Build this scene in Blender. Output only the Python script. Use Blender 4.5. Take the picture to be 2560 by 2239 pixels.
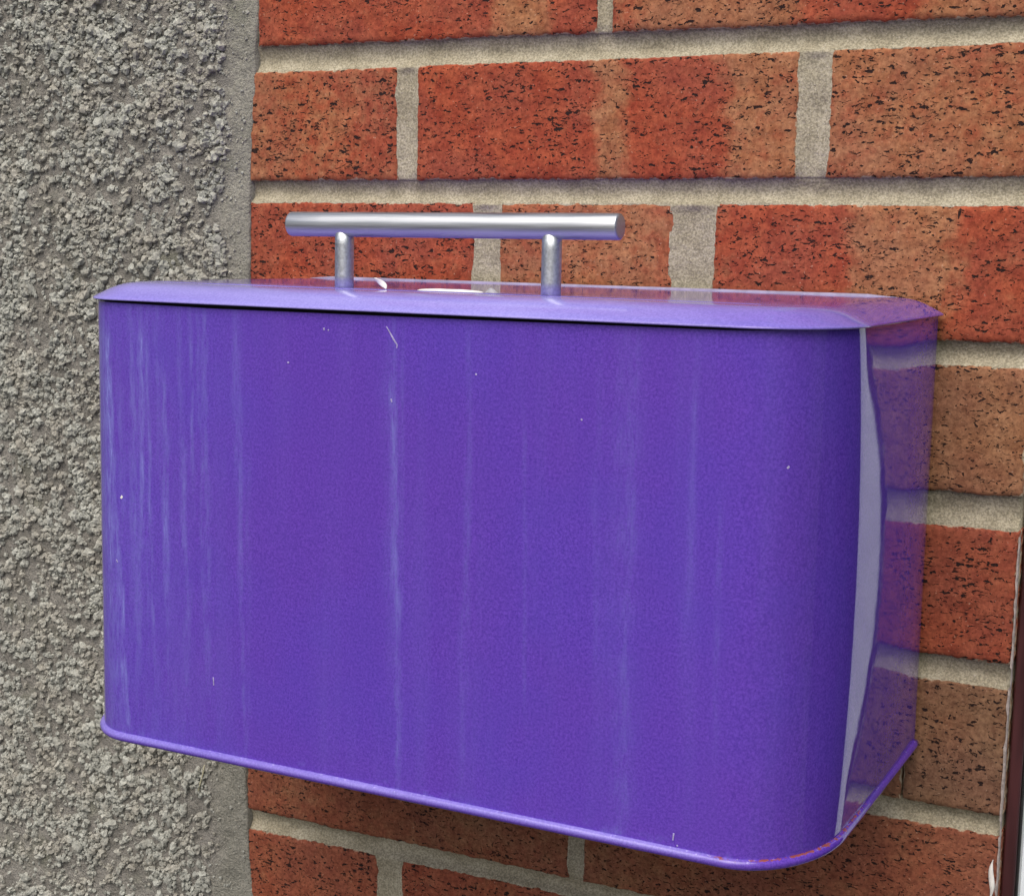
import bpy, math, random
import numpy as np
from mathutils import Matrix, Vector

# ------------------------------------------------------------------ scene, camera, light
for o in list(bpy.data.objects):
    bpy.data.objects.remove(o)
scene = bpy.context.scene
COL = scene.collection
rng = np.random.default_rng(7)
random.seed(7)
ZO = 1300.0                      # millimetres from the ground up to the drawing's zero


def P(x, y, z):                  # drawing millimetres -> metres
    return (x * 0.001, y * 0.001, (z + ZO) * 0.001)


FPX, YAW, PITCH, ROLL = 3814.37, -0.469154, 0.132652, 0.0201626
CAM = (433.407, -731.604, -107.562)
cy_, sy_, cp_, sp_ = math.cos(YAW), math.sin(YAW), math.cos(PITCH), math.sin(PITCH)
fwd = Vector((sy_ * cp_, cy_ * cp_, -sp_))
r0 = Vector((cy_, -sy_, 0.0))
u0 = r0.cross(fwd)
right = math.cos(ROLL) * r0 + math.sin(ROLL) * u0
up = -math.sin(ROLL) * r0 + math.cos(ROLL) * u0
cam_d = bpy.data.cameras.new('camera')
cam = bpy.data.objects.new('camera', cam_d)
COL.objects.link(cam)
mw = Matrix.Identity(4)
for i in range(3):
    mw[i][0], mw[i][1], mw[i][2] = right[i], up[i], -fwd[i]
    mw[i][3] = P(*CAM)[i]
cam.matrix_world = mw
cam_d.sensor_fit = 'HORIZONTAL'
cam_d.sensor_width = 36.0
cam_d.lens = FPX / 2560.0 * 36.0
cam_d.clip_start = 0.01
cam_d.clip_end = 500.0
scene.camera = cam

SUN_FROM = Vector((0.04, -0.80, 1.10)).normalized()
world = bpy.data.worlds.new('World')
scene.world = world
world.use_nodes = True
wn = world.node_tree.nodes
wl = world.node_tree.links
wn.clear()
sky = wn.new('ShaderNodeTexSky')
sky.sky_type = 'NISHITA'
sky.sun_disc = False
sky.sun_elevation = math.asin(SUN_FROM.z)
sky.sun_rotation = math.atan2(SUN_FROM.x, SUN_FROM.y)
sky.air_density = 1.0
sky.dust_density = 6.0
sky.ozone_density = 1.0
bg = wn.new('ShaderNodeBackground')
bg.inputs['Strength'].default_value = 0.075
wo = wn.new('ShaderNodeOutputWorld')
wl.new(sky.outputs['Color'], bg.inputs['Color'])
wl.new(bg.outputs['Background'], wo.inputs['Surface'])

sun_d = bpy.data.lights.new('sun', 'SUN')
sun_d.energy = 1.5
sun_d.angle = math.radians(60)
sun_d.color = (1.0, 0.955, 0.875)
sun = bpy.data.objects.new('sun', sun_d)
COL.objects.link(sun)
sun.rotation_euler = SUN_FROM.to_track_quat('Z', 'Y').to_euler()
sun.location = (0, -2, 4)

scene.view_settings.view_transform = 'Standard'
scene.view_settings.look = 'None'
scene.view_settings.gamma = 1.0
scene.view_settings.use_curve_mapping = False
scene.view_settings.exposure = 0.64


# ------------------------------------------------------------------ numpy noise
def _hash(ix, iy, seed):
    h = (ix.astype(np.int64) * 374761393 + iy.astype(np.int64) * 668265263 + seed * 1442695041) & 0x7fffffff
    h = ((h ^ (h >> 13)) * 1274126177) & 0x7fffffff
    h = h ^ (h >> 16)
    return (h & 0xffff) / 65535.0


def vnoise(x, y, seed=0):
    x = np.asarray(x, float)
    y = np.asarray(y, float)
    ix, iy = np.floor(x), np.floor(y)
    fx, fy = x - ix, y - iy
    fx = fx * fx * (3 - 2 * fx)
    fy = fy * fy * (3 - 2 * fy)
    a = _hash(ix, iy, seed)
    b = _hash(ix + 1, iy, seed)
    c = _hash(ix, iy + 1, seed)
    d = _hash(ix + 1, iy + 1, seed)
    return (a + (b - a) * fx) * (1 - fy) + (c + (d - c) * fx) * fy


def fbm(x, y, seed=0, octv=4):
    s, a, t = 0, 0.5, 0
    for k in range(octv):
        s = s + a * vnoise(x * 2 ** k, y * 2 ** k, seed + 17 * k)
        t += a
        a *= 0.5
    return s / t


def sstep(a, b, x):
    t = np.clip((x - a) / (b - a), 0, 1)
    return t * t * (3 - 2 * t)


# ------------------------------------------------------------------ object helpers
def mesh_obj(name, verts, faces, mat, parent=None, attrs=None, smooth=True, flat_idx=None):
    v = np.asarray(verts, float)
    v = np.stack([v[:, 0] * 0.001, v[:, 1] * 0.001, (v[:, 2] + ZO) * 0.001], 1)
    me = bpy.data.meshes.new(name)
    me.from_pydata(v.tolist(), [], faces if isinstance(faces, list) else faces.tolist())
    if attrs:
        for k, val in attrs.items():
            a = me.attributes.new(k, 'FLOAT', 'POINT')
            a.data.foreach_set('value', np.asarray(val, np.float32))
    if smooth:
        me.polygons.foreach_set('use_smooth', [True] * len(me.polygons))
        if flat_idx:
            for i in flat_idx:
                me.polygons[i].use_smooth = False
    me.materials.append(mat)
    me.update()
    o = bpy.data.objects.new(name, me)
    COL.objects.link(o)
    if parent is not None:
        o.parent = parent
        o.matrix_parent_inverse = Matrix.Translation(-Vector(parent.location))
    return o


def thing(name, loc, label, cat, group=None):
    e = bpy.data.objects.new(name, None)
    e.empty_display_size = 0.02
    COL.objects.link(e)
    e.location = P(*loc)
    tag(e, label, cat, group)
    return e


def tag(o, label, cat, group=None):
    o['label'] = label
    o['category'] = cat
    if group:
        o['group'] = group
    o['kind'] = 'thing'
    return o


def grid_faces(nu, nv, off=0, flip=False):
    i = np.arange(nu - 1)[:, None]
    j = np.arange(nv - 1)[None, :]
    a = (i * nv + j).ravel() + off
    f = np.stack([a, a + nv, a + nv + 1, a + 1], 1)
    return f[:, ::-1] if flip else f


def box_verts(x0, x1, y0, y1, z0, z1, b=0.6):
    """chamfered box"""
    vs, idx = [], {}
    fs = []
    lo, hi = (x0, y0, z0), (x1, y1, z1)

    def vid(c):
        if c not in idx:
            idx[c] = len(vs)
            vs.append(c)
        return idx[c]

    def corner(sx, sy, sz, ax):
        p = [lo[k] if s < 0 else hi[k] for k, s in enumerate((sx, sy, sz))]
        for k, s in enumerate((sx, sy, sz)):
            if k != ax:
                p[k] -= s * b
        return vid(tuple(p))
    S = (-1, 1)
    for ax in range(3):
        o1, o2 = [k for k in range(3) if k != ax]
        for s in S:
            q = []
            for (u, w) in ((-1, -1), (1, -1), (1, 1), (-1, 1)):
                t = [0, 0, 0]
                t[ax], t[o1], t[o2] = s, u, w
                q.append(corner(t[0], t[1], t[2], ax))
            fs.append(q)
    for ax in range(3):            # edges along ax
        o1, o2 = [k for k in range(3) if k != ax]
        for u in S:
            for w in S:
                q = []
                for s in S:
                    t = [0, 0, 0]
                    t[ax], t[o1], t[o2] = s, u, w
                    q.append((t, o1))
                    q.append((t, o2))
                fs.append([corner(*q[0][0], q[0][1]), corner(*q[1][0], q[1][1]),
                           corner(*q[3][0], q[3][1]), corner(*q[2][0], q[2][1])])
    for sx in S:
        for sy in S:
            for sz in S:
                fs.append([corner(sx, sy, sz, 0), corner(sx, sy, sz, 1), corner(sx, sy, sz, 2)])
    return np.array(vs, float), fs


def fix_normals(o):
    import bmesh
    bm = bmesh.new()
    bm.from_mesh(o.data)
    bmesh.ops.recalc_face_normals(bm, faces=bm.faces)
    bm.to_mesh(o.data)
    bm.free()
    return o


# ------------------------------------------------------------------ materials
class NT:
    def __init__(self, name):
        self.m = bpy.data.materials.new(name)
        self.m.use_nodes = True
        self.t = self.m.node_tree
        self.t.nodes.clear()
        self.out = self.n('ShaderNodeOutputMaterial')
        self.b = self.n('ShaderNodeBsdfPrincipled')
        self.l(self.b.outputs[0], self.out.inputs['Surface'])
        self.tc = self.n('ShaderNodeTexCoord')

    def n(self, kind, **kw):
        nd = self.t.nodes.new(kind)
        for k, v in kw.items():
            setattr(nd, k, v)
        return nd

    def l(self, a, b):
        self.t.links.new(a, b)

    def set(self, **kw):
        for k, v in kw.items():
            k = k.replace('_', ' ')
            if hasattr(v, 'is_linked'):
                self.l(v, self.b.inputs[k])
            else:
                self.b.inputs[k].default_value = v

    def coord(self, scale=(1, 1, 1), loc=(0, 0, 0)):
        mp = self.n('ShaderNodeMapping')
        mp.inputs['Scale'].default_value = scale
        mp.inputs['Location'].default_value = loc
        self.l(self.tc.outputs['Object'], mp.inputs['Vector'])
        return mp.outputs[0]

    def noise(self, scale, vec=None, detail=3, rough=0.55, dist=0.0):
        nd = self.n('ShaderNodeTexNoise')
        nd.inputs['Scale'].default_value = scale
        nd.inputs['Detail'].default_value = detail
        nd.inputs['Roughness'].default_value = rough
        nd.inputs['Distortion'].default_value = dist
        self.l(vec if vec is not None else self.tc.outputs['Object'], nd.inputs['Vector'])
        return nd.outputs['Fac']

    def ramp(self, fac, a, b, lo=0.0, hi=1.0, interp='SMOOTHSTEP'):
        mr = self.n('ShaderNodeMapRange', interpolation_type=interp)
        mr.inputs['From Min'].default_value = a
        mr.inputs['From Max'].default_value = b
        mr.inputs['To Min'].default_value = lo
        mr.inputs['To Max'].default_value = hi
        self.l(fac, mr.inputs['Value'])
        return mr.outputs['Result']

    def math(self, op, a, b=None, clamp=False):
        nd = self.n('ShaderNodeMath', operation=op)
        nd.use_clamp = clamp
        for i, v in enumerate((a, b)):
            if v is None:
                continue
            if hasattr(v, 'is_linked'):
                self.l(v, nd.inputs[i])
            else:
                nd.inputs[i].default_value = v
        return nd.outputs[0]

    def mix(self, fac, a, b, blend='MIX'):
        nd = self.n('ShaderNodeMix', data_type='RGBA', blend_type=blend)
        for sock, v in ((nd.inputs[0], fac), (nd.inputs[6], a), (nd.inputs[7], b)):
            if hasattr(v, 'is_linked'):
                self.l(v, sock)
            elif isinstance(v, (tuple, list)):
                sock.default_value = (*v[:3], 1.0)
            else:
                sock.default_value = v
        return nd.outputs[2]

    def attr(self, name):
        nd = self.n('ShaderNodeAttribute', attribute_name=name)
        return nd.outputs['Fac']

    def bump(self, height, strength=1.0, dist=0.001, normal=None):
        nd = self.n('ShaderNodeBump')
        nd.inputs['Strength'].default_value = strength
        nd.inputs['Distance'].default_value = dist
        self.l(height, nd.inputs['Height'])
        if normal is not None:
            self.l(normal, nd.inputs['Normal'])
        return nd.outputs['Normal']


def srgb(r, g, b):
    f = lambda c: (c / 255 / 12.92) if c / 255 <= 0.04045 else ((c / 255 + 0.055) / 1.055) ** 2.4
    return (f(r), f(g), f(b))


def mat_brick():
    m = NT('brick_clay')
    tan = m.attr('tan')
    brown = m.attr('brown')
    n1 = m.noise(90, detail=4)
    n2 = m.noise(420, detail=3, rough=0.7)
    n3 = m.noise(22, detail=2)
    red = m.mix(m.ramp(n1, 0.3, 0.7), (0.33, 0.058, 0.028), (0.44, 0.104, 0.047))
    tn = m.mix(m.ramp(n1, 0.3, 0.7), (0.37, 0.150, 0.066), (0.47, 0.230, 0.112))
    br = m.mix(m.ramp(n1, 0.3, 0.7), (0.185, 0.112, 0.066), (0.265, 0.160, 0.094))
    edge = m.math('ADD', tan, m.ramp(m.noise(140, detail=3), 0.3, 0.7, -0.22, 0.22, 'LINEAR'))
    c = m.mix(m.ramp(edge, 0.12, 0.88), red, tn)
    c = m.mix(brown, c, br)
    c = m.mix(m.ramp(n3, 0.35, 0.65, 0, 0.3), c, (0.28, 0.10, 0.075))
    c = m.mix(m.ramp(n2, 0.3, 0.7, 0, 0.8), c, m.mix(1.0, c, (0.46, 0.40, 0.40), 'MULTIPLY'))
    spk = m.ramp(m.noise(700, detail=2, rough=0.7), 0.66, 0.75)
    c = m.mix(m.math('MULTIPLY', spk, 0.5), c, (0.62, 0.42, 0.30))
    # drag-face tears and pits, the shade inside them painted near-black
    dn = m.n('ShaderNodeTexNoise')
    dn.inputs['Scale'].default_value = 330
    dn.inputs['Detail'].default_value = 3
    m.l(m.tc.outputs['Object'], dn.inputs['Vector'])
    vm = m.n('ShaderNodeVectorMath', operation='MULTIPLY_ADD')
    m.l(dn.outputs['Color'], vm.inputs[0])
    vm.inputs[1].default_value = (0.0062, 0.0062, 0.0052)
    m.l(m.coord((0.58, 1.0, 1.45)), vm.inputs[2])
    vo = m.n('ShaderNodeTexVoronoi', feature='F1', voronoi_dimensions='3D')
    vo.inputs['Scale'].default_value = 320
    m.l(vm.outputs[0], vo.inputs['Vector'])
    sep = m.n('ShaderNodeSeparateColor')
    m.l(vo.outputs['Color'], sep.inputs[0])
    dens = m.ramp(m.noise(38, detail=3), 0.3, 0.7, -0.10, 0.10, 'LINEAR')
    pitty = m.attr('pitty')
    rad_ = m.math('MULTIPLY', m.math('ADD', m.math('ADD', m.math('SUBTRACT', sep.outputs[0], 0.43), dens), pitty), 0.62)
    pv = m.ramp(m.math('SUBTRACT', vo.outputs['Distance'], rad_), -0.05, 0.05, 1.0, 0.0)
    vec = m.coord((1.0, 1.0, 2.1))
    pa = m.noise(300, vec, detail=3, rough=0.62, dist=0.9)
    pit = m.math('MAXIMUM', pv, m.ramp(m.math('ADD', pa, m.math('MULTIPLY', dens, -0.4)), 0.35, 0.40, 1.0, 0.0))
    vec2 = m.coord((2.6, 1.0, 0.75), (3.1, 0, 1.7))
    pb = m.noise(190, vec2, detail=2, rough=0.5, dist=0.6)
    crack = m.ramp(pb, 0.225, 0.265, 1.0, 0.0)
    holes = m.math('MAXIMUM', pit, crack)
    c = m.mix(holes, c, (0.022, 0.011, 0.010))
    sm = m.math('ADD', m.attr('arris'), m.ramp(m.noise(120, detail=4, rough=0.7), 0.25, 0.75, -0.55, 0.45, 'LINEAR'))
    c = m.mix(m.ramp(sm, 0.50, 0.72, 0, 0.85), c, m.mix(n2, (0.34, 0.29, 0.20), (0.50, 0.45, 0.34)))
    h = m.math('SUBTRACT', m.math('ADD', m.math('MULTIPLY', n2, 0.22), m.math('MULTIPLY', n1, 0.30)),
               m.math('MULTIPLY', holes, 0.95))
    m.set(Base_Color=c, Roughness=0.9, Normal=m.bump(h, 1.0, 0.0013))
    m.b.inputs['Specular IOR Level'].default_value = 0.25
    return m.m


def mat_mortar():
    m = NT('sandy_mortar')
    n1 = m.noise(60, detail=4)
    n2 = m.noise(900, detail=2, rough=0.7)
    n3 = m.noise(300, detail=3)
    c = m.mix(m.ramp(n1, 0.3, 0.7), (0.37, 0.335, 0.245), (0.49, 0.45, 0.345))
    c = m.mix(m.ramp(n2, 0.35, 0.65, 0.0, 0.85), c, m.mix(1.0, c, (0.48, 0.48, 0.46), 'MULTIPLY'))
    c = m.mix(m.ramp(m.noise(1200, detail=1), 0.66, 0.74, 0, 0.6), c, (0.62, 0.58, 0.5))
    h = m.math('ADD', m.math('MULTIPLY', n2, 0.5), n3)
    m.set(Base_Color=c, Roughness=0.95, Normal=m.bump(h, 0.9, 0.0008))
    m.b.inputs['Specular IOR Level'].default_value = 0.2
    return m.m


def mat_render_base():
    m = NT('cement_render')
    sm = m.attr('smooth_band')
    n1 = m.noise(45, detail=4)
    n2 = m.noise(700, detail=3, rough=0.7)
    c = m.mix(m.ramp(n1, 0.35, 0.65), (0.265, 0.255, 0.232), (0.335, 0.322, 0.297))
    c = m.mix(m.math('MULTIPLY', sm, 0.75), c, m.mix(m.ramp(n1, 0.35, 0.65), (0.33, 0.33, 0.285), (0.41, 0.405, 0.35)))
    c = m.mix(m.ramp(n2, 0.3, 0.7, 0, 0.6), c, m.mix(1.0, c, (0.55, 0.55, 0.55), 'MULTIPLY'))
    c = m.mix(m.ramp(m.noise(26, detail=3), 0.56, 0.72, 0, 0.35), c, (0.20, 0.22, 0.15))
    m.set(Base_Color=c, Roughness=0.95, Normal=m.bump(m.math('ADD', n2, m.noise(260, detail=4, rough=0.7)), 1.0, 0.0022))
    m.b.inputs['Specular IOR Level'].default_value = 0.2
    return m.m


def mat_pebble():
    m = NT('roughcast_grit')
    t = m.attr('tint')
    n2 = m.noise(800, detail=3, rough=0.7)
    c = m.mix(t, (0.295, 0.302, 0.275), (0.475, 0.49, 0.45))
    c = m.mix(m.ramp(m.noise(55, detail=2), 0.4, 0.66, 0, 0.4), c, (0.36, 0.32, 0.265))
    c = m.mix(m.ramp(n2, 0.3, 0.7, 0, 0.5), c, m.mix(1.0, c, (0.6, 0.6, 0.6), 'MULTIPLY'))
    m.set(Base_Color=c, Roughness=0.92, Normal=m.bump(n2, 0.8, 0.0006))
    m.b.inputs['Specular IOR Level'].default_value = 0.25
    return m.m


def mat_purple(name, streaks=False, rust=False, bleach_toplight=False):
    m = NT(name)
    g1 = m.noise(900, detail=3, rough=0.85)
    g2 = m.noise(60, detail=3)
    c = m.mix(m.ramp(g1, 0.3, 0.7), (0.066, 0.029, 0.335), (0.140, 0.064, 0.535))
    c = m.mix(m.ramp(g2, 0.35, 0.65, 0, 0.25), c, (0.085, 0.050, 0.42))
    big = m.noise(9, detail=3)
    c = m.mix(m.ramp(big, 0.35, 0.65, 0, 0.35), c, m.mix(m.ramp(g1, 0.3, 0.7), (0.092, 0.028, 0.300), (0.165, 0.054, 0.450)))
    rough = m.ramp(g2, 0.3, 0.7, 0.035, 0.07, 'LINEAR')
    if bleach_toplight:
        bl_ = m.attr('bleach_toplight')
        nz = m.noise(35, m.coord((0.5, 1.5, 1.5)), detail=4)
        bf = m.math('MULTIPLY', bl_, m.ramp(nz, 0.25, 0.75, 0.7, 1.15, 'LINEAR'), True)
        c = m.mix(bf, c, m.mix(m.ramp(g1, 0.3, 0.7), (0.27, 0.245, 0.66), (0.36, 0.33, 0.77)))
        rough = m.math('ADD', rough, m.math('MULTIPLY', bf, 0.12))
    if streaks:
        s = m.attr('streak')
        vec = m.coord((1.0, 1.0, 0.16))
        fine = m.noise(620, vec, detail=4, rough=0.75)
        sv = m.math('MULTIPLY', s, m.ramp(fine, 0.32, 0.68, 0.05, 2.0, 'LINEAR'))
        broad = m.ramp(m.noise(75, m.coord((1.0, 1.0, 0.06)), detail=2), 0.45, 0.75, 0, 0.07)
        sv = m.math('ADD', sv, broad, True)
        c = m.mix(sv, c, (0.19, 0.19, 0.60))
        film = m.math('MULTIPLY', m.attr('film'), m.ramp(m.noise(28, detail=4), 0.3, 0.7, 0.4, 1.3, 'LINEAR'))
        rough = m.math('ADD', m.math('ADD', rough, m.math('MULTIPLY', sv, 0.25)), m.math('MULTIPLY', film, -0.012))
    if rust:
        r = m.attr('rust')
        nz = m.noise(260, detail=4, rough=0.7)
        rf = m.ramp(m.math('ADD', r, m.ramp(nz, 0.25, 0.75, -0.5, 0.5, 'LINEAR')), 0.45, 0.62)
        c = m.mix(rf, c, m.mix(nz, (0.20, 0.035, 0.03), (0.29, 0.075, 0.05)))
        w = m.attr('wear')
        wf = m.ramp(m.math('ADD', w, m.ramp(m.noise(500, detail=3), 0.25, 0.75, -0.5, 0.5, 'LINEAR')), 0.5, 0.8, 0, 0.5)
        c = m.mix(wf, c, (0.50, 0.46, 0.80))
        rough = m.math('ADD', rough, m.math('MULTIPLY', rf, 0.5))
    orange = m.noise(160, detail=1)
    m.set(Base_Color=c, Roughness=rough, Normal=m.bump(orange, 0.05, 0.0003))
    m.b.inputs['IOR'].default_value = 1.5
    return m.m


def mat_simple(name, col, rough=0.5, metal=0.0, var=0.15, scale=200, bump=0.0, stretch=(1, 1, 1), spec=0.5):
    m = NT(name)
    n = m.noise(scale, m.coord(stretch), detail=3, rough=0.6)
    dark = tuple(x * (1 - 2 * var) for x in col)
    lite = tuple(min(1, x * (1 + var)) for x in col)
    m.set(Base_Color=m.mix(m.ramp(n, 0.3, 0.7), dark, lite), Roughness=m.ramp(n, 0.3, 0.7, rough * 0.85, min(1, rough * 1.15), 'LINEAR'), Metallic=metal)
    if bump:
        m.set(Normal=m.bump(n, 0.6, bump))
    m.b.inputs['Specular IOR Level'].default_value = spec
    return m.m


M_BRICK = mat_brick()
M_MORTAR = mat_mortar()
M_RBASE = mat_render_base()
M_PEBBLE = mat_pebble()
M_BODY = mat_purple('purple_paint_streaked', streaks=True)
M_LID = mat_purple('purple_paint')
M_LIDTOP = mat_purple('purple_paint_bleached', bleach_toplight=True)
M_RIM = mat_purple('purple_paint_rusted', rust=True, bleach_toplight=True)
M_GAPSHADE = mat_simple('gap_shade_black', (0.012, 0.009, 0.02), 0.8)  # near-black for the strip that paints shade into the lid gap
M_STEEL = mat_simple('brushed_steel', (0.53, 0.555, 0.59), 0.44, 1.0, 0.06, 900, 0.0, (0.03, 1, 1))
M_STEEL_POST = mat_simple('brushed_steel_post', (0.60, 0.64, 0.67), 0.45, 1.0, 0.08, 900)
M_PAPER = mat_simple('white_paper', (0.80, 0.79, 0.76), 0.7, 0, 0.05, 300)
M_GREYPAPER = mat_simple('grey_paper', (0.33, 0.33, 0.36), 0.7, 0, 0.2, 300)
M_WHITEPAINT = mat_simple('old_white_paint', (0.42, 0.36, 0.34), 0.6, 0, 0.2, 400, 0.0004)
M_MAROON = mat_simple('maroon_paint', (0.055, 0.014, 0.017), 0.38, 0, 0.25, 120, 0.0002, (1, 1, 0.1))
M_DOOR = mat_simple('pale_door_paint', (0.82, 0.90, 0.96), 0.4, 0, 0.03, 60)
M_FLANGE = mat_simple('worn_grey_flange', (0.27, 0.25, 0.38), 0.5, 0, 0.15, 90)
M_CHIP = mat_simple('scraped_paint', (0.40, 0.36, 0.62), 0.6, 0, 0.15, 400)
M_GLASS = mat_simple('dark_glass', (0.006, 0.007, 0.008), 0.04, 0, 0.05, 30)
M_SEAL = mat_simple('black_rubber', (0.012, 0.012, 0.013), 0.6)
M_STRAW = mat_simple('dry_straw', (0.50, 0.48, 0.33), 0.8, 0, 0.1, 400)

# ------------------------------------------------------------------ unseen ground, added for its bounce light
M_GROUND = mat_simple('bounce_ground', (0.10, 0.10, 0.098), 0.9, 0, 0.2, 3.0, 0.002)
n_ = 24
gx = np.concatenate([-np.geomspace(150000, 300, n_), [0], np.geomspace(300, 150000, n_)])
GX, GY = np.meshgrid(gx, gx, indexing='ij')
v = np.stack([GX.ravel(), GY.ravel(), np.full(GX.size, -ZO)], 1)
gr = mesh_obj('ground', v, grid_faces(len(gx), len(gx)).tolist(), M_GROUND)
gr['kind'] = 'structure'

# ------------------------------------------------------------------ brick wall
XL, XR = -113.5, 328.5
wall = thing('brick_wall', (108, 20, -604), 'red and tan brick wall with pale recessed mortar behind the purple box', 'wall')

# (z at left end, z at right end) of each course bottom and top, drawn from the courses' joints
ROWS = {
    'Z': dict(zt=(142, 141), zb=(77, 76.5), x=[(-110, -5, ((0.0, .3),)), (4, 217, ((0, .2), (.5, .8), (1, .1))), (229, XR, ((0, .3),))], brown=0),
    'A': dict(zt=(66.5, 66), zb=(1.8, -1.6), x=[(-105.8, 106, ((0, .15), (.35, .05), (.70, .15), (.76, .85), (.86, .8), (.90, .1), (1, .05))),
                                            (114.6, XR, ((0, .35), (.06, .6), (.12, .95), (.42, .9), (.48, .1), (.70, .05), (.78, .85), (.93, .8), (1, .3)))], brown=0),
    'B': dict(zt=(-13.0, -12.6), zb=(-74.2, -72.4), x=[(-112.4, -12.5, ((0, .6), (.3, .55), (.6, .45), (1, .35))),
                                                   (0.2, 213.4, ((0, .12), (.48, .08), (.52, .75), (.56, .7), (.60, .1), (.80, .12), (.86, .8), (1, .75))),
                                                   (228.2, XR, ((0, .72), (.5, .75), (.8, .62), (1, .7)))], brown=0),
    'C': dict(zt=(-86.3, -85.6), zb=(-149.5, -148.2), x=[(-112.6, 37.2, ((0, .1), (.55, .2), (.7, .12), (1, .1))),
                                                     (51.7, 151.8, ((0, .65), (.4, .6), (.8, .75), (1, .5))),
                                                     (173, XR, ((0, .35), (.08, .1), (.40, .08), (.48, .8), (.72, .75), (.80, .15), (1, .12)))], brown=0),
    'D': dict(zt=(-161, -159.6), zb=(-224, -219.6), x=[(-113, 100, ((0, .2), (1, .6))), (110, 213, ((0, .7),)), (224, XR, ((0, .9), (1, .95)))], brown=0.15),
    'E': dict(zt=(-236.5, -235.8), zb=(-300.5, -299.5), x=[(-114, -12, ((0, .2),)), (0, 213, ((0, .6), (1, .1))), (224, XR, ((0, .25), (.5, .08), (1, .12)))], brown=0.12),
    'F': dict(zt=(-312.6, -311.6), zb=(-376, -374), x=[(-115, 100, ((0, .2),)), (112, 169, ((0, .3),)), (179, 279.9, ((0, .5), (1, .7))), (281.3, XR, ((0, .7), (1, .75)))], brown=0.8),
    'G': dict(zt=(-388, -384), zb=(-455.5, -450.5), x=[(-115.5, 102.4, ((0, .1), (.2, .45), (.32, .2), (.5, .3), (.7, .55), (1, .5))),
                                                   (111.2, XR, ((0, .5), (.3, .45), (.6, .3), (1, .1)))], brown=0.45),
    'H': dict(zt=(-467, -459.5), zb=(-530, -526), x=[(-116, -20.7, ((0, .1), (.6, .05), (1, .15))), (-5.3, 209, ((0, .15), (.5, .4), (1, .2))), (220, XR, ((0, .3),))], brown=0.3),
    'I': dict(zt=(-541, -538), zb=(-605, -602), x=[(-116, 100, ((0, .3),)), (111, XR, ((0, .6),))], brown=0.3),
}
ORDER = 'ZABCDEFGHI'


def row_z(key, which, x):
    a, b = ROWS[key][which]
    t = (np.asarray(x, float) - XL) / (XR - XL)
    wob = 0.7 * (vnoise(np.asarray(x, float) / 55.0, np.zeros_like(np.asarray(x, float)) + ORDER.index(key) * 3.1, 5 if which == 'zt' else 9) - 0.5)
    return a + (b - a) * t + wob


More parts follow.
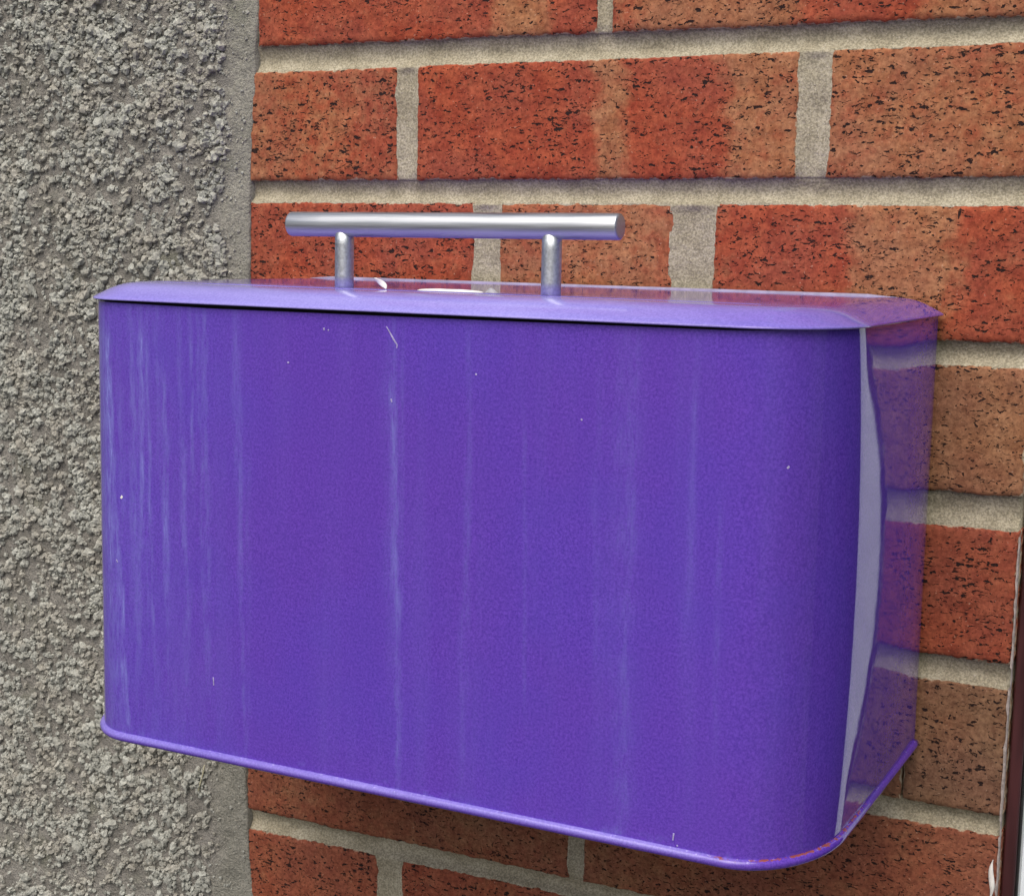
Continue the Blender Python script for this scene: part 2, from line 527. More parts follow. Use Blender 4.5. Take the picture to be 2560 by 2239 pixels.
def make_brick(key, x0, x1, bands, seed, brown):
    nx = max(10, int((x1 - x0) / 1.5))
    nz = 44
    u = np.linspace(0, 1, nx)
    w = np.linspace(0, 1, nz)
    # denser at the arris
    u = np.concatenate([[0, 0.4 / (x1 - x0)], u[1:-1], [1 - 0.4 / (x1 - x0), 1]])
    nx = len(u)
    w = np.concatenate([[0, 0.4 / 65], w[1:-1], [1 - 0.4 / 65, 1]])
    nz = len(w)
    U, W = np.meshgrid(u, w, indexing='ij')
    X = x0 + (x1 - x0) * U
    zb = row_z(key, 'zb', X)
    zt = row_z(key, 'zt', X)
    Z = zb + (zt - zb) * W
    # ragged outline: push border points in and out
    du = np.minimum(X - x0, x1 - X)
    dw = np.minimum(Z - zb, zt - Z)
    e = np.exp(-dw / 2.5)
    sgn = np.where(W < 0.5, -1.0, 1.0)
    rag = (fbm(X / 6.0, sgn * 7 + seed * 1.3, 31, 3) - 0.5) * 0.9 + (vnoise(X / 1.7, sgn * 3 + seed, 77) - 0.5) * 0.9
    Z = Z + e * sgn * rag * np.where(W < 0.5, 1.0, 0.6)
    e2 = np.exp(-du / 2.5)
    sg2 = np.where(U < 0.5, -1.0, 1.0)
    rag2 = (fbm(Z / 6.0, sg2 * 5 + seed * 2.1, 41, 3) - 0.5) * 0.55 + (vnoise(Z / 1.8, sg2 + seed, 83) - 0.5) * 0.6
    X = X + e2 * sg2 * rag2
    d = np.minimum(du, dw)
    tilt = (_hash(np.array(seed), np.array(3), 1) - 0.5) * 1.2
    Y = tilt + 1.3 * np.exp(-d / 0.9) + (fbm(X / 9.0, Z / 6.0, seed, 3) - 0.5) * 1.1 + (fbm(X / 2.2, Z / 1.6, seed + 5, 2) - 0.5) * 0.45
    v = np.stack([X.ravel(), Y.ravel(), Z.ravel()], 1)
    f = grid_faces(nx, nz).tolist()
    # sides back to 45 mm
    ring = [i * nz for i in range(nx)] + [(nx - 1) * nz + j for j in range(1, nz)] + \
           [i * nz + nz - 1 for i in range(nx - 2, -1, -1)] + [j for j in range(nz - 2, 0, -1)]
    base = len(v)
    back = v[ring].copy()
    back[:, 1] = 45
    v = np.concatenate([v, back])
    n = len(ring)
    for i in range(n):
        j = (i + 1) % n
        f.append([ring[j], ring[i], base + i, base + j])
    f.append([base + i for i in range(n)])
    xs = [b[0] for b in bands]
    ys = [b[1] for b in bands]
    uu = np.clip((v[:, 0] - x0) / (x1 - x0), 0, 1)
    uu = uu + 0.02 * (fbm(v[:, 2] / 14.0, v[:, 2] * 0 + seed, 3, 3) - 0.5) * 3
    tan = np.interp(uu, xs, ys) + (fbm(v[:, 0] / 26.0, v[:, 2] / 18.0, seed + 9, 3) - 0.5) * 0.35
    br = np.full(len(v), brown) * (0.65 + 0.7 * fbm(v[:, 0] / 40.0, v[:, 2] / 30.0, seed + 2, 2))
    ar = np.concatenate([np.exp(-np.minimum(du, dw) / 1.3).ravel(), np.zeros(n)]) * 0.72
    pk = np.full(len(v), (float(_hash(np.array(seed), np.array(8), 4)) - 0.55) * 0.26)
    o = mesh_obj('brick', v, f, M_BRICK, wall, {'tan': np.clip(tan, 0, 1), 'brown': np.clip(br, 0, 1), 'arris': ar, 'pitty': pk})
    return o


seed = 1
for key in ORDER:
    for (x0, x1, bands) in ROWS[key]['x']:
        br = ROWS[key]['brown']
        if key == 'E':
            br = 0.15
        if key == 'F' and x0 > 250:
            br = 0.85
        if key == 'D' and x0 > 200:
            br = 0.45
        make_brick(key, x0, x1, bands, seed, br)
        seed += 1


def concave(t, depth, lip_lo, lip_hi, p=1.0):
    """recess of a tooled joint across its width, t 0 (bottom/left) .. 1"""
    return lip_lo * (1 - t) + lip_hi * t + depth * np.sin(np.pi * np.clip(t, 0, 1) ** p)


# bed joints: a hollow-tooled strip between each pair of courses
for k in range(len(ORDER) - 1):
    up_, lo_ = ORDER[k], ORDER[k + 1]
    nx, nt = 300, 15
    x = np.linspace(XL - 4, XR - 0.7, nx)
    t = np.linspace(-0.12, 1.12, nt)
    Xg, Tg = np.meshgrid(x, t, indexing='ij')
    z0 = row_z(lo_, 'zt', Xg)
    z1 = row_z(up_, 'zb', Xg)
    Zg = z0 + (z1 - z0) * Tg
    Yg = concave(Tg, 3.7, 0.35, 2.7, 0.8) + (fbm(Xg / 16.0, Zg / 7.0, 100 + k, 3) - 0.5) * 1.6 + (vnoise(Xg / 2.1, Zg / 2.1, 50 + k) - 0.5) * 0.35
    Yg = np.where(Tg < 0.0, np.maximum(Yg, 1.2), Yg)
    v = np.stack([Xg.ravel(), Yg.ravel(), Zg.ravel()], 1)
    f = grid_faces(nx, nt).tolist()
    # right return of the joint
    b = len(v)
    v = np.concatenate([v, v[(nx - 1) * nt:nx * nt] + np.array([0, 40.0, 0])])
    for j in range(nt - 1):
        f.append([(nx - 1) * nt + j, b + j, b + j + 1, (nx - 1) * nt + j + 1])
    mesh_obj('bed_joint', v, f, M_MORTAR, wall)

# perpends
for key in ORDER:
    bx = ROWS[key]['x']
    for i in range(len(bx) - 1):
        a, b = bx[i][1], bx[i + 1][0]
        if b - a < 3:
            continue
        nt, nz = 13, 50
        t = np.linspace(-0.12, 1.12, nt)
        w = np.concatenate([[-0.02], np.linspace(0, 1, nz - 2), [1.02]])
        T, W = np.meshgrid(t, w, indexing='ij')
        Xg = a + (b - a) * T
        z0 = row_z(key, 'zb', Xg)
        z1 = row_z(key, 'zt', Xg)
        Zg = z0 + (z1 - z0) * W
        Yg = concave(T, 1.3, 0.8, 0.8) + (fbm(Xg / 9.0, Zg / 14.0, 300 + i, 3) - 0.5) * 1.5
        kt, kb = sstep(0.93, 1.0, W), sstep(0.07, 0.0, W)
        Yg = (Yg * (1 - kt) + 0.6 * kt) * (1 - kb) + 2.4 * kb
        Yg = np.where((W < 0) | (W > 1), 9.0, Yg)
        v = np.stack([Xg.ravel(), Yg.ravel(), Zg.ravel()], 1)
        mesh_obj('perpend_joint', v, grid_faces(nt, nz).tolist(), M_MORTAR, wall)

# mortar core behind the joints, so that no gap opens on to the sky
v, f = box_verts(XL - 5, XR - 4, 14, 44, -606, 143, 0.5)
mesh_obj('mortar_core', v, f, M_MORTAR, wall, smooth=False)

# pale paint dragged along the arris beside the door frame
zz = np.linspace(-420, -238, 240)
keep = []
v = []
for z in zz:
    wdt = 0.55 + 0.8 * (vnoise(np.array(z / 5.0), np.array(1.0), 4) - 0.4)
    if -311 < z < -301 or -384 < z < -376:
        wdt *= 0.3
    wdt = max(0.15, float(wdt))
    xw = XR + 0.25 + 0.5 * float(vnoise(np.array(z / 11.0), np.array(4.0), 8) - 0.5)
    v += [(xw - wdt, -0.25, z), (xw, 0.1, z), (xw + 0.25, 2.0, z), (xw - wdt, 2.0, z)]
f = []
for i in range(len(zz) - 1):
    a = i * 4
    for q in range(3):
        f.append([a + q, a + 4 + q, a + 5 + q, a + 1 + q])
o = mesh_obj('paint_smear', v, f, M_WHITEPAINT, wall)
# the thick white blob lower down
bl = []
fb = []
nu, nv = 14, 22
for i in range(nu):
    for j in range(nv):
        a = 2 * math.pi * i / nu
        s = j / (nv - 1)
        rr = 0.55 * (1.3 + 1.0 * math.sin(math.pi * s) + 0.8 * float(vnoise(np.array(s * 5.0), np.array(2.0), 3) - 0.5)) * math.sin(math.pi * min(max(s, 0.02), 0.98)) ** 0.5
        cx = 325.6 + 0.7 * math.sin(s * 6.0) + 0.8 * s
        bl.append((cx + rr * math.cos(a), -0.6 + 0.7 * rr * math.sin(a), -416.5 + 21 * s))
for i in range(nu):
    for j in range(nv - 1):
        i2 = (i + 1) % nu
        fb.append([i * nv + j, i2 * nv + j, i2 * nv + j + 1, i * nv + j + 1])
mesh_obj('paint_blob', bl, fb, M_PAPER, wall)

# ------------------------------------------------------------------ roughcast wall
rwall = thing('roughcast_wall', (-265, 20, -640), 'grey roughcast rendered wall with gritty pebbles left of the bricks', 'wall')
RX0, RX1, RZ0, RZ1 = -410.0, -112.0, -640.0, 130.0


def seam_x(z):                    # ragged line where the render stops on the bricks
    z = np.asarray(z, float)
    base = np.interp(z, [-640, -508, -475, -424, -300, -75, 16, 130], [-112, -112.5, -116.8, -118, -116, -114.0, -108, -106])
    return base + 2.0 + (fbm(z / 22.0, z * 0 + 2.2, 61, 4) - 0.5) * 3.4


def band_x(z):                    # where the grit thins out into the smooth margin
    z = np.asarray(z, float)
    base = np.interp(z, [-640, -511, -452, -99, -39, 6, 130], [-142, -140, -137, -128, -126, -126, -128])
    return base + (fbm(z / 30.0, z * 0 + 5.2, 67, 3) - 0.5) * 22


def base_y(x, z):
    h = (fbm(x / 30.0, z / 30.0, 200, 3) - 0.5) * 3.2 + (fbm(x / 5.0, z / 5.0, 210, 3) - 0.5) * 2.6
    edge = seam_x(z) - x
    return -0.5 - 2.2 * sstep(0, 30, edge) - h * sstep(-4, 18, edge) - 0.35 * np.exp(-np.clip(edge, 0, None) / 6.0) + 0.9 * np.exp(-np.clip(edge, 0, None) / 0.7)


nz, nx = 520, 190
zz = np.linspace(RZ0, RZ1, nz)
uu = 1 - (1 - np.linspace(0, 1, nx)) ** 1.15
Zg, Ug = np.meshgrid(zz, uu, indexing='ij')
Xg = RX0 + (seam_x(Zg) + 0.2 - RX0) * Ug
Yg = base_y(Xg, Zg)
v = np.stack([Xg.ravel(), Yg.ravel(), Zg.ravel()], 1)
f = grid_faces(nz, nx, flip=False).tolist()
b0 = len(v)
edge_i = [i * nx + nx - 1 for i in range(nz)]
ret = v[edge_i].copy()
ret[:, 1] = 8
v = np.concatenate([v, ret])
for i in range(nz - 1):
    f.append([edge_i[i], edge_i[i + 1], b0 + i + 1, b0 + i])
smb = sstep(-6, 10, v[:, 0] - band_x(v[:, 2]))
fix_normals(mesh_obj('render_coat', v, f, M_RBASE, rwall, {'smooth_band': smb}))
v, f = box_verts(RX0, -114.0, 9, 44, RZ0, RZ1, 0.5)
mesh_obj('wall_core', v, f, M_RBASE, rwall, smooth=False)

# grit: thousands of small lumps half sunk in the coat
phi = (1 + 5 ** 0.5) / 2
ico = np.array([(-1, phi, 0), (1, phi, 0), (-1, -phi, 0), (1, -phi, 0), (0, -1, phi), (0, 1, phi), (0, -1, -phi), (0, 1, -phi),
                (phi, 0, -1), (phi, 0, 1), (-phi, 0, -1), (-phi, 0, 1)], float)
icof = [(0, 11, 5), (0, 5, 1), (0, 1, 7), (0, 7, 10), (0, 10, 11), (1, 5, 9), (5, 11, 4), (11, 10, 2), (10, 7, 6), (7, 1, 8),
        (3, 9, 4), (3, 4, 2), (3, 2, 6), (3, 6, 8), (3, 8, 9), (4, 9, 5), (2, 4, 11), (6, 2, 10), (8, 6, 7), (9, 8, 1)]
ico /= np.linalg.norm(ico[0])
mid = {}
vs = [tuple(p) for p in ico]
fs2 = []


def midp(a, b):
    k = (min(a, b), max(a, b))
    if k not in mid:
        p = (np.array(vs[a]) + np.array(vs[b])) / 2
        p /= np.linalg.norm(p)
        mid[k] = len(vs)
        vs.append(tuple(p))
    return mid[k]


for (a, b, c) in icof:
    ab, bc, ca = midp(a, b), midp(b, c), midp(c, a)
    fs2 += [(a, ab, ca), (b, bc, ab), (c, ca, bc), (ab, bc, ca)]
SPH = np.array(vs)
SPHF = np.array(fs2)
NV = len(SPH)
cand = 84000
cx = rng.uniform(RX0 + 2, -112, cand)
cz = rng.uniform(RZ0 + 2, RZ1 - 2, cand)
den = fbm(cx / 17.0, cz / 13.0, 400, 3)
lowz = sstep(-200, -520, cz)
prob = (0.15 - 0.04 * lowz) + (0.42 - 0.10 * lowz) * sstep(0.36 + 0.05 * lowz, 0.60, den)
inb = cx - band_x(cz)
prob = prob * np.where(inb > 0, 0.16 + 0.3 * np.exp(-inb / 4.0), 1.0) * np.where(seam_x(cz) - cx < 3, 0, 1)
infr = (cx > -345)
prob = prob * np.where(infr, 1.0, 0.5)
ok = rng.uniform(0, 1, cand) < prob
cx, cz = cx[ok], cz[ok]
n = len(cx)
rad = np.clip(np.exp(rng.normal(0.26, 0.36, n)), 0.5, 2.8)
rad = np.where(cx - band_x(cz) > 0, np.clip(rad * 0.45, 0.35, 0.9), rad)
yb = base_y(cx, cz)
sc = np.stack([rad * rng.uniform(0.8, 1.35, n), rad * rng.uniform(0.75, 1.15, n), rad * rng.uniform(0.75, 1.2, n)], 1)
ang = rng.uniform(0, math.pi, n)
pts = SPH[None, :, :] * (1 + 0.24 * rng.normal(0, 1, (n, NV, 1)).clip(-1.6, 1.6)) * sc[:, None, :]
ca, sa = np.cos(ang)[:, None], np.sin(ang)[:, None]
px = pts[:, :, 0] * ca - pts[:, :, 2] * sa
pz = pts[:, :, 0] * sa + pts[:, :, 2] * ca
py = pts[:, :, 1]
allv = np.stack([px + cx[:, None], py + (yb - 0.38 * rad)[:, None], pz + cz[:, None]], 2).reshape(-1, 3)
allf = (SPHF[None] + (np.arange(n) * NV)[:, None, None]).reshape(-1, 3)
tint = np.repeat(rng.uniform(0, 1, n), NV)
peb = mesh_obj('roughcast_grit', allv, allf, M_PEBBLE, rwall, {'tint': tint}, smooth=False)
peb['kind'] = 'stuff'

# ------------------------------------------------------------------ door frame and door, right edge
dfr = thing('maroon_post', (331, 30, -640), 'narrow dark maroon timber post between the bricks and the pale door', 'post')
v, f = box_verts(329.3, 335.2, 9, 60, -640, 140, 0.8)
fix_normals(mesh_obj('timber', v, f, M_MAROON, dfr, smooth=False))
v, f = box_verts(335.25, 336.3, 13, 58, -640, 140, 0.2)
fix_normals(mesh_obj('seal', v, f, M_SEAL, dfr, smooth=False))
STILE = 40.0
DOOR_W = 560.0
door = thing('door', (336.4 + DOOR_W / 2, 30, -640), 'pale blue white door edge showing at the lower right corner', 'door')
for xa in (336.4,):
    v, f = box_verts(xa, xa + STILE, 14, 58, -640, 140, 1.2)
    fix_normals(mesh_obj('stile', v, f, M_DOOR, door, smooth=False))
v, f = box_verts(336.4 + STILE + 0.2, 336.4 + DOOR_W, 30, 44, -640, 140, 0.5)
fix_normals(mesh_obj('pane', v, f, M_GLASS, door, smooth=False))

# ------------------------------------------------------------------ the purple box
BX0, BY0, BW, BD, BR, BRY = 286.4, -2.95, 367.6, 184.9, 35.0, 50.0
ZT, ZB = -136.47, -345.88
box = thing('metal_box', (102, -95, ZB), 'glossy purple metal box with rounded corners and steel handle fixed on the bricks', 'box')


def profile(off=0.0, step=0.9):
    """box outline seen from above, back right corner round the front to back left; off grows it outwards.
    returns points and outward normals"""
    A, B = BR, BRY
    pts, nrm = [], []
    n = 36
    for s in np.linspace(0, 1, n, endpoint=False):
        pts.append((0.0, -(BD - B) * s))
        nrm.append((1, 0))
    na = 48

    def corner(a, sx):
        nx_, ny_ = math.cos(a) / A, math.sin(a) / B
        l_ = math.hypot(nx_, ny_)
        return (A * math.cos(a), -B * math.sin(a)), (sx * nx_ / l_, -ny_ / l_)
    for a in np.linspace(0, math.pi / 2, na, endpoint=False):
        p, q = corner(a, 1)
        pts.append((-A + p[0], -BD + B + p[1]))
        nrm.append(q)
    n = int((BW - 2 * A) / step)
    for s in np.linspace(0, 1, n, endpoint=False):
        pts.append((-A - (BW - 2 * A) * s, -BD))
        nrm.append((0, -1))
    for a in np.linspace(math.pi / 2, 0, na, endpoint=False):
        p, q = corner(a, -1)
        pts.append((-BW + A - p[0], -BD + B + p[1]))
        nrm.append(q)
    n = 20
    for s in np.linspace(0, 1, n):
        pts.append((-BW, -(BD - B) * (1 - s)))
        nrm.append((-1, 0))
    p = np.array(pts) + np.array([BX0, BY0]) + np.array(nrm) * off
    return p, np.array(nrm)


LH = 7.8
# body sheet
BELLY = 5.4
pr, nr = profile()
npf = len(pr)
gapf = np.interp(pr[:, 0], [BX0 - BW, BX0 - BW + 20, BX0 - BW + 90, BX0 - 150, BX0 - 40, BX0 - 8, BX0], [0.6, 1.1, 2.0, 1.7, 1.2, 0.3, 0.25])
nzb = 130
wv = np.linspace(0, 1, nzb)
zc_bot = ZB + 2.2
V = []
stk = []
zt_arr = ZT - gapf


def streak_field(x, z):
    """run marks of dirt, x and z in drawing mm"""
    s = np.zeros_like(x)
    hh = (ZT - z) / (ZT - ZB)      # 0 top .. 1 bottom

    def run(xa, xb, w, amp, t0, t1, edge=0.0):
        xc = xa + (xb - xa) * hh + (fbm(z / 34.0, z * 0 + xa, 11, 3) - 0.5) * 3.2
        d = x - xc
        if edge:
            g = np.where(d < 0, np.exp(d / (w * 3.2)), np.exp(-(d / (w * 0.25)) ** 2))
        else:
            g = np.exp(-(d / w) ** 2)
        return amp * g * sstep(t0 - 0.12, t0 + 0.08, hh) * (1 - sstep(t1 - 0.15, t1 + 0.12, hh)) * (0.35 + 1.3 * fbm(z / 13.0, x * 0 + xa, 23, 3))
    left = BX0 - BW
    s += run(left + 8.5, left + 12, 0.9, 0.34, 0.08, 0.98)
    s += run(left + 28, left + 39, 1.6, 0.40, 0.10, 1.0, edge=1)
    s += run(left + 21, left + 27, 4.5, 0.14, 0.0, 1.0)
    r_ = random.Random(5)
    for k in range(34):
        xa = left + (r_.uniform(14, 105) if k < 24 else r_.uniform(105, 330))
        t0 = r_.choice([0.0, 0.02, 0.06, 0.12, 0.2, 0.35])
        t1 = min(1.0, t0 + r_.uniform(0.25, 0.9))
        s += run(xa, xa + r_.uniform(-1.5, 5.5), r_.uniform(0.6, 1.9), r_.uniform(0.10, 0.27) * (1.0 if k < 24 else 0.45), t0, t1)
    s += run(102, 106, 1.6, 0.25, 0.03, 1.0)
    s += run(99, 104, 4.0, 0.10, 0.10, 0.7)
    s += run(206, 210, 6.0, 0.10, 0.0, 1.0)
    # left third is slightly paler and bluer
    s += 0.10 * sstep(60, -60, x)
    # splash marks just above the rim
    s += 0.35 * sstep(0.955, 0.99, hh) * sstep(0.60, 0.78, fbm(x / 5.0, z / 3.0, 91, 3))
    return np.clip(s, 0, 1)


for j in range(nzb):
    t = wv[j]
    z = zc_bot + (zt_arr - zc_bot) * t
    wave = 0.35 * (fbm(pr[:, 0] / 90.0, z / 80.0, 71, 2) - 0.5)
    hh = (ZT - z) / (ZT - ZB)
    # the side sheets belly out between the stiff lid and base edges
    yy = np.clip((BY0 - pr[:, 1]) / (BD - BRY * 0.45), 0, 1)
    belly = BELLY * np.sin(np.pi * np.clip(hh, 0, 1)) ** 0.7 * np.sin(np.pi * yy ** 0.85)
    wave = wave + belly * np.clip(np.abs(nr[:, 0]) * 1.0, 0, 1) ** 2
    x = pr[:, 0] + nr[:, 0] * wave
    y = pr[:, 1] + nr[:, 1] * wave
    V.append(np.stack([x, y, z], 1))
    stk.append(streak_field(pr[:, 0], z) * np.clip(-nr[:, 1] * 1.5 - 0.1, 0, 1))
V = np.array(V)                    # nzb, npf, 3
S = np.array(stk)
inner = V[-1].copy()
inner[:, 0] -= nr[:, 0] * 0.9
inner[:, 1] -= nr[:, 1] * 0.9
inner2 = inner.copy()
inner2[:, 2] -= 60
allv = np.concatenate([V.reshape(-1, 3), inner, inner2, V[-1]])
sa_ = np.concatenate([S.ravel(), np.zeros(3 * npf)])
f = grid_faces(nzb, npf, flip=True).tolist()
tb = (nzb - 1) * npf
ib = nzb * npf
for i in range(npf - 1):
    f.append([ib + 2 * npf + i, ib + i, ib + i + 1, ib + 2 * npf + i + 1][::-1])
    f.append([ib + i, ib + npf + i, ib + npf + i + 1, ib + i + 1][::-1])
body = mesh_obj('body', allv, f, M_BODY, box, {'streak': sa_, 'film': np.concatenate([np.tile(sstep(0.9, 0.999, nr[:, 0]), nzb), np.zeros(3 * npf)])})
fix_normals(body)

# near-black strip added behind the lid gap, standing in for the shade there
pi_, ni_ = profile(-3.0, step=4)
nn_ = len(pi_)
v = np.concatenate([np.c_[pi_, np.full(nn_, ZT - 14)], np.c_[pi_, np.full(nn_, ZT + 1.2)], np.c_[pi_ - ni_ * 1.2, np.full(nn_, ZT + 1.2)], np.c_[pi_ - ni_ * 1.2, np.full(nn_, ZT - 14)]])
fix_normals(mesh_obj('gap_shade_strip', v, grid_faces(4, nn_).tolist(), M_GAPSHADE, box, smooth=False))
# back plate and bottom plate
v, f = box_verts(BX0 - BW + 14, BX0 - 14, BY0 - 1.2, BY0 - 0.1, ZB + 3, ZT + 6.0, 0.3)
fix_normals(mesh_obj('back_plate', v, f, M_LID, box, smooth=False))
prb, nrb = profile(-0.6, step=6)
nb = len(prb)
v = np.concatenate([np.c_[prb, np.full(nb, ZB + 2.6)], np.c_[prb, np.full(nb, ZB + 1.4)]])
f = [list(range(nb)), list(range(nb, 2 * nb))[::-1]] + [[i, i + 1, nb + i + 1, nb + i] for i in range(nb - 1)]
fix_normals(mesh_obj('bottom_plate', v, f, M_LID, box, smooth=False))

# rolled bead round the bottom edge
pr2, nr2 = profile(0.1)
rb = 2.15
na = 16
V = []
ru = []
we = []
bl2 = []
for k in range(na):
    a = 2 * math.pi * k / na
    wob = 0.18 * (fbm(pr2[:, 0] / 12.0, pr2[:, 1] / 12.0, 91, 3) - 0.5)
    rr = rb + wob
    V.append(np.stack([pr2[:, 0] + nr2[:, 0] * rr * math.cos(a), pr2[:, 1] + nr2[:, 1] * rr * math.cos(a), ZB + rb + rr * math.sin(a)], 1))
    topness = sstep(0.35, 0.95, np.full(npf, math.sin(a)))
    corner = sstep(243, 252, pr2[:, 0]) * sstep(-70, -120, pr2[:, 1])
    r_ = corner * topness * 0.54
    sm_ = np.exp(-((pr2[:, 0] - 160) / 12.0) ** 2) * topness * 0.35 * (nr2[:, 1] < -0.5)
    ru.append(r_ + sm_)
    bl2.append(0.55 * sstep(-0.5, 0.5, np.full(npf, math.sin(a))) * sstep(275, 225, pr2[:, 0]))  # bead's upper side paler: bleached paint plus top light put into the colour
    we.append(0.35 * sstep(0.3, 0.9, np.full(npf, math.sin(a))))
V = np.array(V).reshape(-1, 3)
f = []
for k in range(na):
    k2 = (k + 1) % na
    for i in range(npf - 1):
        f.append([k * npf + i, k * npf + i + 1, k2 * npf + i + 1, k2 * npf + i])
f.append([k * npf for k in range(na)])
f.append([k * npf + npf - 1 for k in range(na)])
rim = mesh_obj('base_rim', V, f, M_RIM, box, {'rust': np.array(ru).ravel(), 'wear': np.array(we).ravel(), 'bleach_toplight': np.array(bl2).ravel()})
fix_normals(rim)

# lid: thin pressed sheet, edge rolled over, flat top
LH = 7.8
loops = []
LW = 15.5
ov = 2.4
levels = [(ov - 1.4, -0.0), (ov - 0.2, -0.25), (ov, 0.25)]
for (o_, h_) in [(1.9, 0.75), (0.9, 1.4), (-1.5, 2.6), (-4.0, 3.8), (-6.5, 4.95), (-9.0, 5.9), (-11.5, 6.6), (-14.0, 7.1), (-16.5, 7.4), (-19.5, 7.6), (-23.0, 7.72), (-27.0, 7.78)]:
    levels.append((o_, h_))
levels.append((-31.0, LH + 0.05))
V = []
for (off, dz) in levels:
    p_, n_ = profile(off)
    sag = 0.25 * (fbm(p_[:, 0] / 70.0, p_[:, 1] / 70.0, 131, 2) - 0.5)
    zl = ZT + dz + sag
    V.append(np.stack([p_[:, 0], p_[:, 1], zl], 1))
V = np.array(V)
nl = len(levels)
top = V[-1]
f = grid_faces(nl, npf).tolist()
# top sheet: rows from the front edge to the wall
rows = 14
tv = [V.reshape(-1, 3)]
ids = [list(range((nl - 1) * npf, nl * npf))]
half = npf // 2
# cap by strips between mirrored points of the innermost loop
nrows = half
b0 = nl * npf
mids = 6
capv = []
idg = np.zeros((half, mids + 2), int)
for i in range(half):
    a_, b_ = top[i], top[npf - 1 - i]
    idg[i, 0] = (nl - 1) * npf + i
    idg[i, -1] = (nl - 1) * npf + npf - 1 - i
    for q in range(mids):
        tt = (q + 1) / (mids + 1)
        p = a_ * (1 - tt) + b_ * tt
        capv.append((p[0], p[1], p[2] + 0.25 * math.sin(math.pi * tt)))
        idg[i, q + 1] = b0 + len(capv) - 1
for i in range(half - 1):
    for q in range(mids + 1):
        f.append([idg[i, q], idg[i, q + 1], idg[i + 1, q + 1], idg[i + 1, q]])
f.append([idg[half - 1, q] for q in range(mids + 2)])
allv = np.concatenate([V.reshape(-1, 3), np.array(capv)])
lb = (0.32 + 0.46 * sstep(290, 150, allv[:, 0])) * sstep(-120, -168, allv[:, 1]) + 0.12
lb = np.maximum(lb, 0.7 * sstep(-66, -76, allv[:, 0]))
lid = mesh_obj('lid', allv, f, M_LIDTOP, box, {'bleach_toplight': lb})
fix_normals(lid)

# worn turned-up flange along the back of the lid
nfl = 160
xf = np.linspace(BX0 - BW + 16, BX0 - 19, nfl)
hf = 1.1 * np.minimum(1, np.minimum(xf - xf[0], xf[-1] - xf) / 14.0) + 0.25 * (fbm(xf / 9.0, xf * 0, 15, 3) - 0.5) - 0.05
zb_ = ZT + LH - 0.2
ring_ = [(-6.2, 0.0), (-6.0, 0.75), (-5.4, 1.0), (-4.3, 1.0), (-3.9, 0.8), (-3.8, 0.0)]
v = np.concatenate([np.stack([xf, BY0 + 2.9 + np.full(nfl, yq), zb_ + (hf + 0.2) * hq], 1) for (yq, hq) in ring_])
f = grid_faces(len(ring_), nfl).tolist()
fix_normals(mesh_obj('back_flange', v, f, M_FLANGE, box))


# handle
def lathe(profile_rz, axis_o, axis, n=40):
    axis = Vector(axis).normalized()
    q = axis.to_track_quat('Z', 'Y').to_matrix()
    vv, ff = [], []
    m_ = len(profile_rz)
    for (r, h) in profile_rz:
        for k in range(n):
            a = 2 * math.pi * k / n
            p = q @ Vector((r * math.cos(a), r * math.sin(a), h)) + Vector(axis_o)
            vv.append(tuple(p))
    for i in range(m_ - 1):
        for k in range(n):
            k2 = (k + 1) % n
            ff.append([i * n + k, i * n + k2, (i + 1) * n + k2, (i + 1) * n + k])
    ff.append(list(range(n))[::-1])
    ff.append([(m_ - 1) * n + k for k in range(n)])
    return vv, ff


HY = -150.0
handle = bpy.data.objects.new('handle', None)
COL.objects.link(handle)
handle.parent = box
handle.matrix_parent_inverse = Matrix.Translation(-Vector(box.location))
handle.location = P(103.7, HY, ZT + LH)
handle.empty_display_size = 0.01
HL = Vector(handle.location)


def part_of_handle(name, v, f, mat):
    o = mesh_obj(name, v, f, mat)
    o.parent = handle
    o.matrix_parent_inverse = Matrix.Translation(-HL)
    fix_normals(o)
    return o


A_ = Vector((23.2, HY, -100.45))
B_ = Vector((186.4, HY, -99.6))
L_ = (B_ - A_).length
R_ = 5.5
v, f = lathe([(R_ - 1.1, 0), (R_ - 0.5, 0.12), (R_ - 0.12, 0.45), (R_, 1.0), (R_, 20), (R_, L_ - 20), (R_, L_ - 1.0), (R_ - 0.12, L_ - 0.45), (R_ - 0.5, L_ - 0.12), (R_ - 1.1, L_)], A_, B_ - A_, 48)
part_of_handle('bar', v, f, M_STEEL)
for hx in (52.2, 155.4):
    zc = -100.45 + (hx - 20.5) / 165.9 * 0.85
    v, f = lathe([(4.25, 0), (4.25, 6), (4.25, 20), (4.25, zc - 1.5 + 129.2)], (hx, HY, -129.2), (0, 0, 1), 36)
    part_of_handle('post', v, f, M_STEEL_POST)

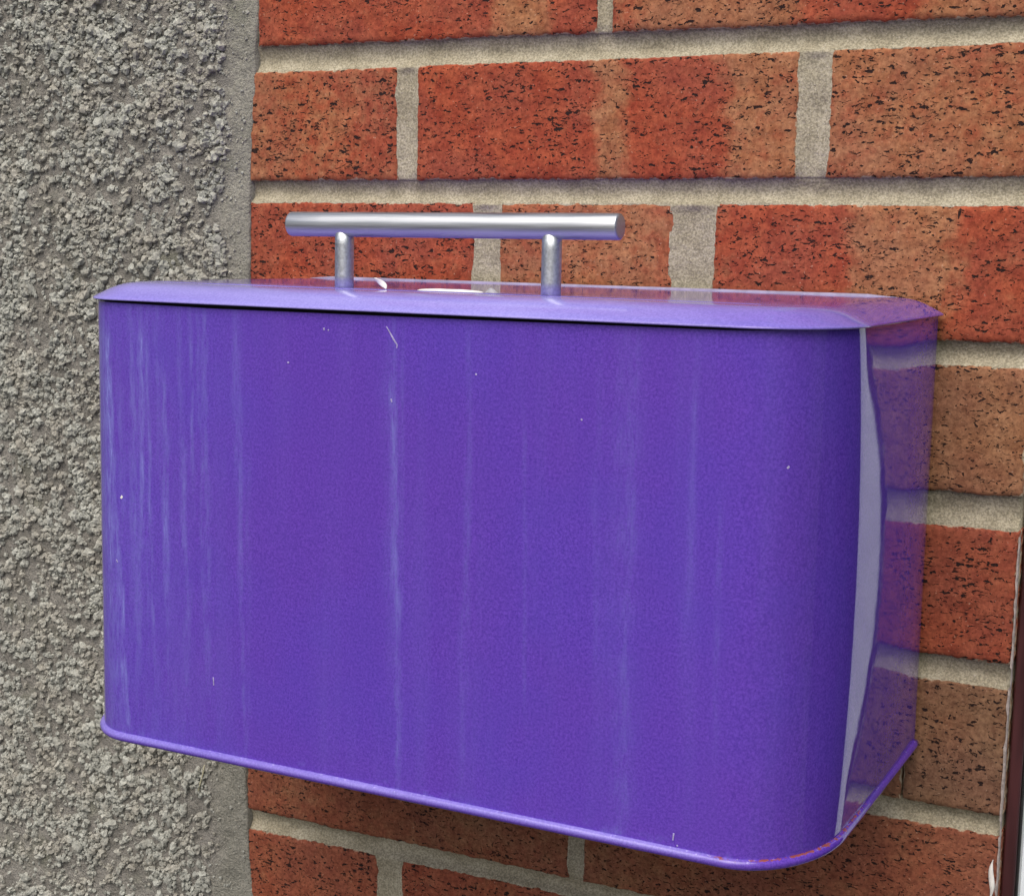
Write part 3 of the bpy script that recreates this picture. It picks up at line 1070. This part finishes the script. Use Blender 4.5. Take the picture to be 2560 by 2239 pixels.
# paint chips and scratches on the front sheet
FY = BY0 - BD
chips = [[(98.0, -142.5), (100.2, -145.6), (101.6, -147.8), (103.4, -150.0), (103.2, -151.3)], [(100.6, -172.6), (101.0, -174.0)],
         [(-46.1, -227.7), (-45.2, -228.3)], [(272.0, -187.0), (272.6, -187.4)], [(48.0, -160.2), (48.9, -160.2)], [(66.8, -144.4), (67.0, -145.4)],
         [(68.9, -145.2), (69.4, -145.4)], [(168.9, -344.6), (169.1, -343.2)], [(232.4, -338.9), (232.6, -336.0)], [(234.0, -340.5), (234.4, -341)],
         [(7.0, -306.5), (7.2, -310.2)], [(-49.4, -258.0), (-48.6, -259.2)], [(140.5, -160.0), (141.2, -160.2)], [(188.0, -175.0), (188.4, -175.6)]]
for ci, c in enumerate(chips):
    w_ = [0.28, 0.3, 0.75, 0.5, 0.3, 0.3, 0.25, 0.22, 0.2, 0.2, 0.25, 0.2, 0.28, 0.25][ci]
    v, f = [], []
    m_ = len(c)
    for i, (x, z) in enumerate(c):
        a = c[max(0, i - 1)]
        b = c[min(m_ - 1, i + 1)]
        d = Vector((b[0] - a[0], b[1] - a[1])).normalized()
        nn = Vector((-d.y, d.x))
        ww = w_ * (0.7 + 0.6 * random.random()) * (0.55 if i in (0, m_ - 1) and m_ > 2 else 1)
        for s in (-1, 1):
            v.append((x + nn.x * ww * s, FY - 0.22, z + nn.y * ww * s))
        for s in (-1, 1):
            v.append((x + nn.x * ww * 1.4 * s, FY + 0.1, z + nn.y * ww * 1.4 * s))
    for i in range(m_ - 1):
        a = i * 4
        f += [[a, a + 4, a + 5, a + 1], [a + 2, a + 6, a + 4, a], [a + 1, a + 5, a + 7, a + 3]]
    f += [[0, 1, 3, 2], [4 * m_ - 4, 4 * m_ - 2, 4 * m_ - 1, 4 * m_ - 3]]
    o = mesh_obj('paint_chip', v, f, M_PAPER if ci == 2 else M_CHIP, box, smooth=False)
    fix_normals(o)


# ------------------------------------------------------------------ scraps on the lid and round the box
def sheet(name, pts_fn, nu, nv, mat, thick=0.25):
    v = []
    for i in range(nu):
        for j in range(nv):
            v.append(pts_fn(i / (nu - 1), j / (nv - 1)))
    v = np.array(v, float)
    w = v.copy()
    w[:, 1] += thick
    nn = nu * nv
    f = grid_faces(nu, nv).tolist() + grid_faces(nu, nv, nn, True).tolist()
    ring = [i * nv for i in range(nu)] + [(nu - 1) * nv + j for j in range(1, nv)] + [i * nv + nv - 1 for i in range(nu - 2, -1, -1)] + list(range(nv - 2, 0, -1))
    for i in range(len(ring)):
        a, b = ring[i], ring[(i + 1) % len(ring)]
        f.append([a, b, b + nn, a + nn])
    return fix_normals(mesh_obj(name, np.concatenate([v, w]), f, mat))


LT = ZT + LH + 0.15


def leaf_fn(u, t):
    wd = math.sin(math.pi * min(max(u, 0.06), 0.97)) ** 0.7
    x = 68.2 + 5.8 * u + (t - 0.5) * 3.2 * wd
    z = LT + 4.6 * (1 - u) + (t - 0.5) * 1.0 * wd + 0.2
    return (x, -150 + 1.2 * math.sin(3 * u) + 1.2 * (t - 0.5) ** 2, max(z, LT - 0.05))


tag(sheet('paper_scrap', leaf_fn, 12, 7, M_PAPER), 'small white curled paper flake standing beside the left handle post', 'paper scrap', 'paper scraps on the lid')


def strip_fn(u, t):
    x = 90.6 + 33.0 * u
    wob = float(vnoise(np.array(u * 4.0), np.array(0.5), 12))
    hgt = (0.35 + 0.95 * math.sin(math.pi * u) ** 0.6) * (0.8 + 0.4 * wob)
    return (x, -151.5 - 1.2 * math.sin(2.6 * u) + 1.6 * t, LT - 0.05 + hgt * t)


tag(sheet('paper_scrap', strip_fn, 26, 5, M_PAPER), 'long white torn paper strip lying on the lid between the handle posts', 'paper scrap', 'paper scraps on the lid')


def grey_fn(u, t):
    x = 124.0 + 5.8 * u
    hgt = 2.4 * math.sin(math.pi * min(1, 0.12 + u * 0.9)) ** 1.2 * (1 - 0.55 * u) + 0.3
    return (x, -150.5 + 2.2 * t, LT - 0.05 + hgt * t)


tag(sheet('paper_scrap', grey_fn, 14, 5, M_GREYPAPER), 'grey folded paper bit at the right end of the white strip', 'paper scrap', 'paper scraps on the lid')


def tube(name, path, rads, mat, n=8):
    v, f = [], []
    m_ = len(path)
    for i, p in enumerate(path):
        a = Vector(path[max(0, i - 1)])
        b = Vector(path[min(m_ - 1, i + 1)])
        q = (b - a).normalized().to_track_quat('Z', 'Y').to_matrix()
        for k in range(n):
            t = 2 * math.pi * k / n
            v.append(tuple(q @ Vector((rads[i] * math.cos(t), rads[i] * math.sin(t), 0)) + Vector(p)))
    for i in range(m_ - 1):
        for k in range(n):
            k2 = (k + 1) % n
            f.append([i * n + k, i * n + k2, (i + 1) * n + k2, (i + 1) * n + k])
    f.append(list(range(n))[::-1])
    f.append([(m_ - 1) * n + k for k in range(n)])
    return fix_normals(mesh_obj(name, v, f, mat))


# dry stalk lying on the render below the box
st = tube('straw', [(-143.0, -6.0, -430), (-144.6, -5.4, -436), (-147.2, -5.0, -443), (-149.8, -4.6, -451)], [0.35, 0.45, 0.5, 0.4], M_STRAW)
tag(st, 'thin pale straw stuck on the grey render just below the box', 'straw')
# small pale curl hanging under the rim
cpts = []
for i in range(9):
    a = math.pi * (0.35 + 1.25 * i / 8)
    cpts.append((207.0 + 1.3 * math.cos(a), -150 + 0.4 * i, ZB - 2.2 - 1.5 * math.sin(a - 1.2)))
cpts = [(206.6, -152, ZB + 1.6), (206.4, -151.8, ZB - 0.6)] + [(206.6 + 1.5 * math.sin(t), -151.6, ZB - 2.4 + 1.5 * math.cos(t)) for t in np.linspace(-0.4, -3.6, 8)]
cu = tube('paint_curl', cpts, [0.5] + [0.55] * (len(cpts) - 2) + [0.3], M_PAPER)
tag(cu, 'tiny pale curl of peeling paint hanging under the rim', 'paint curl')
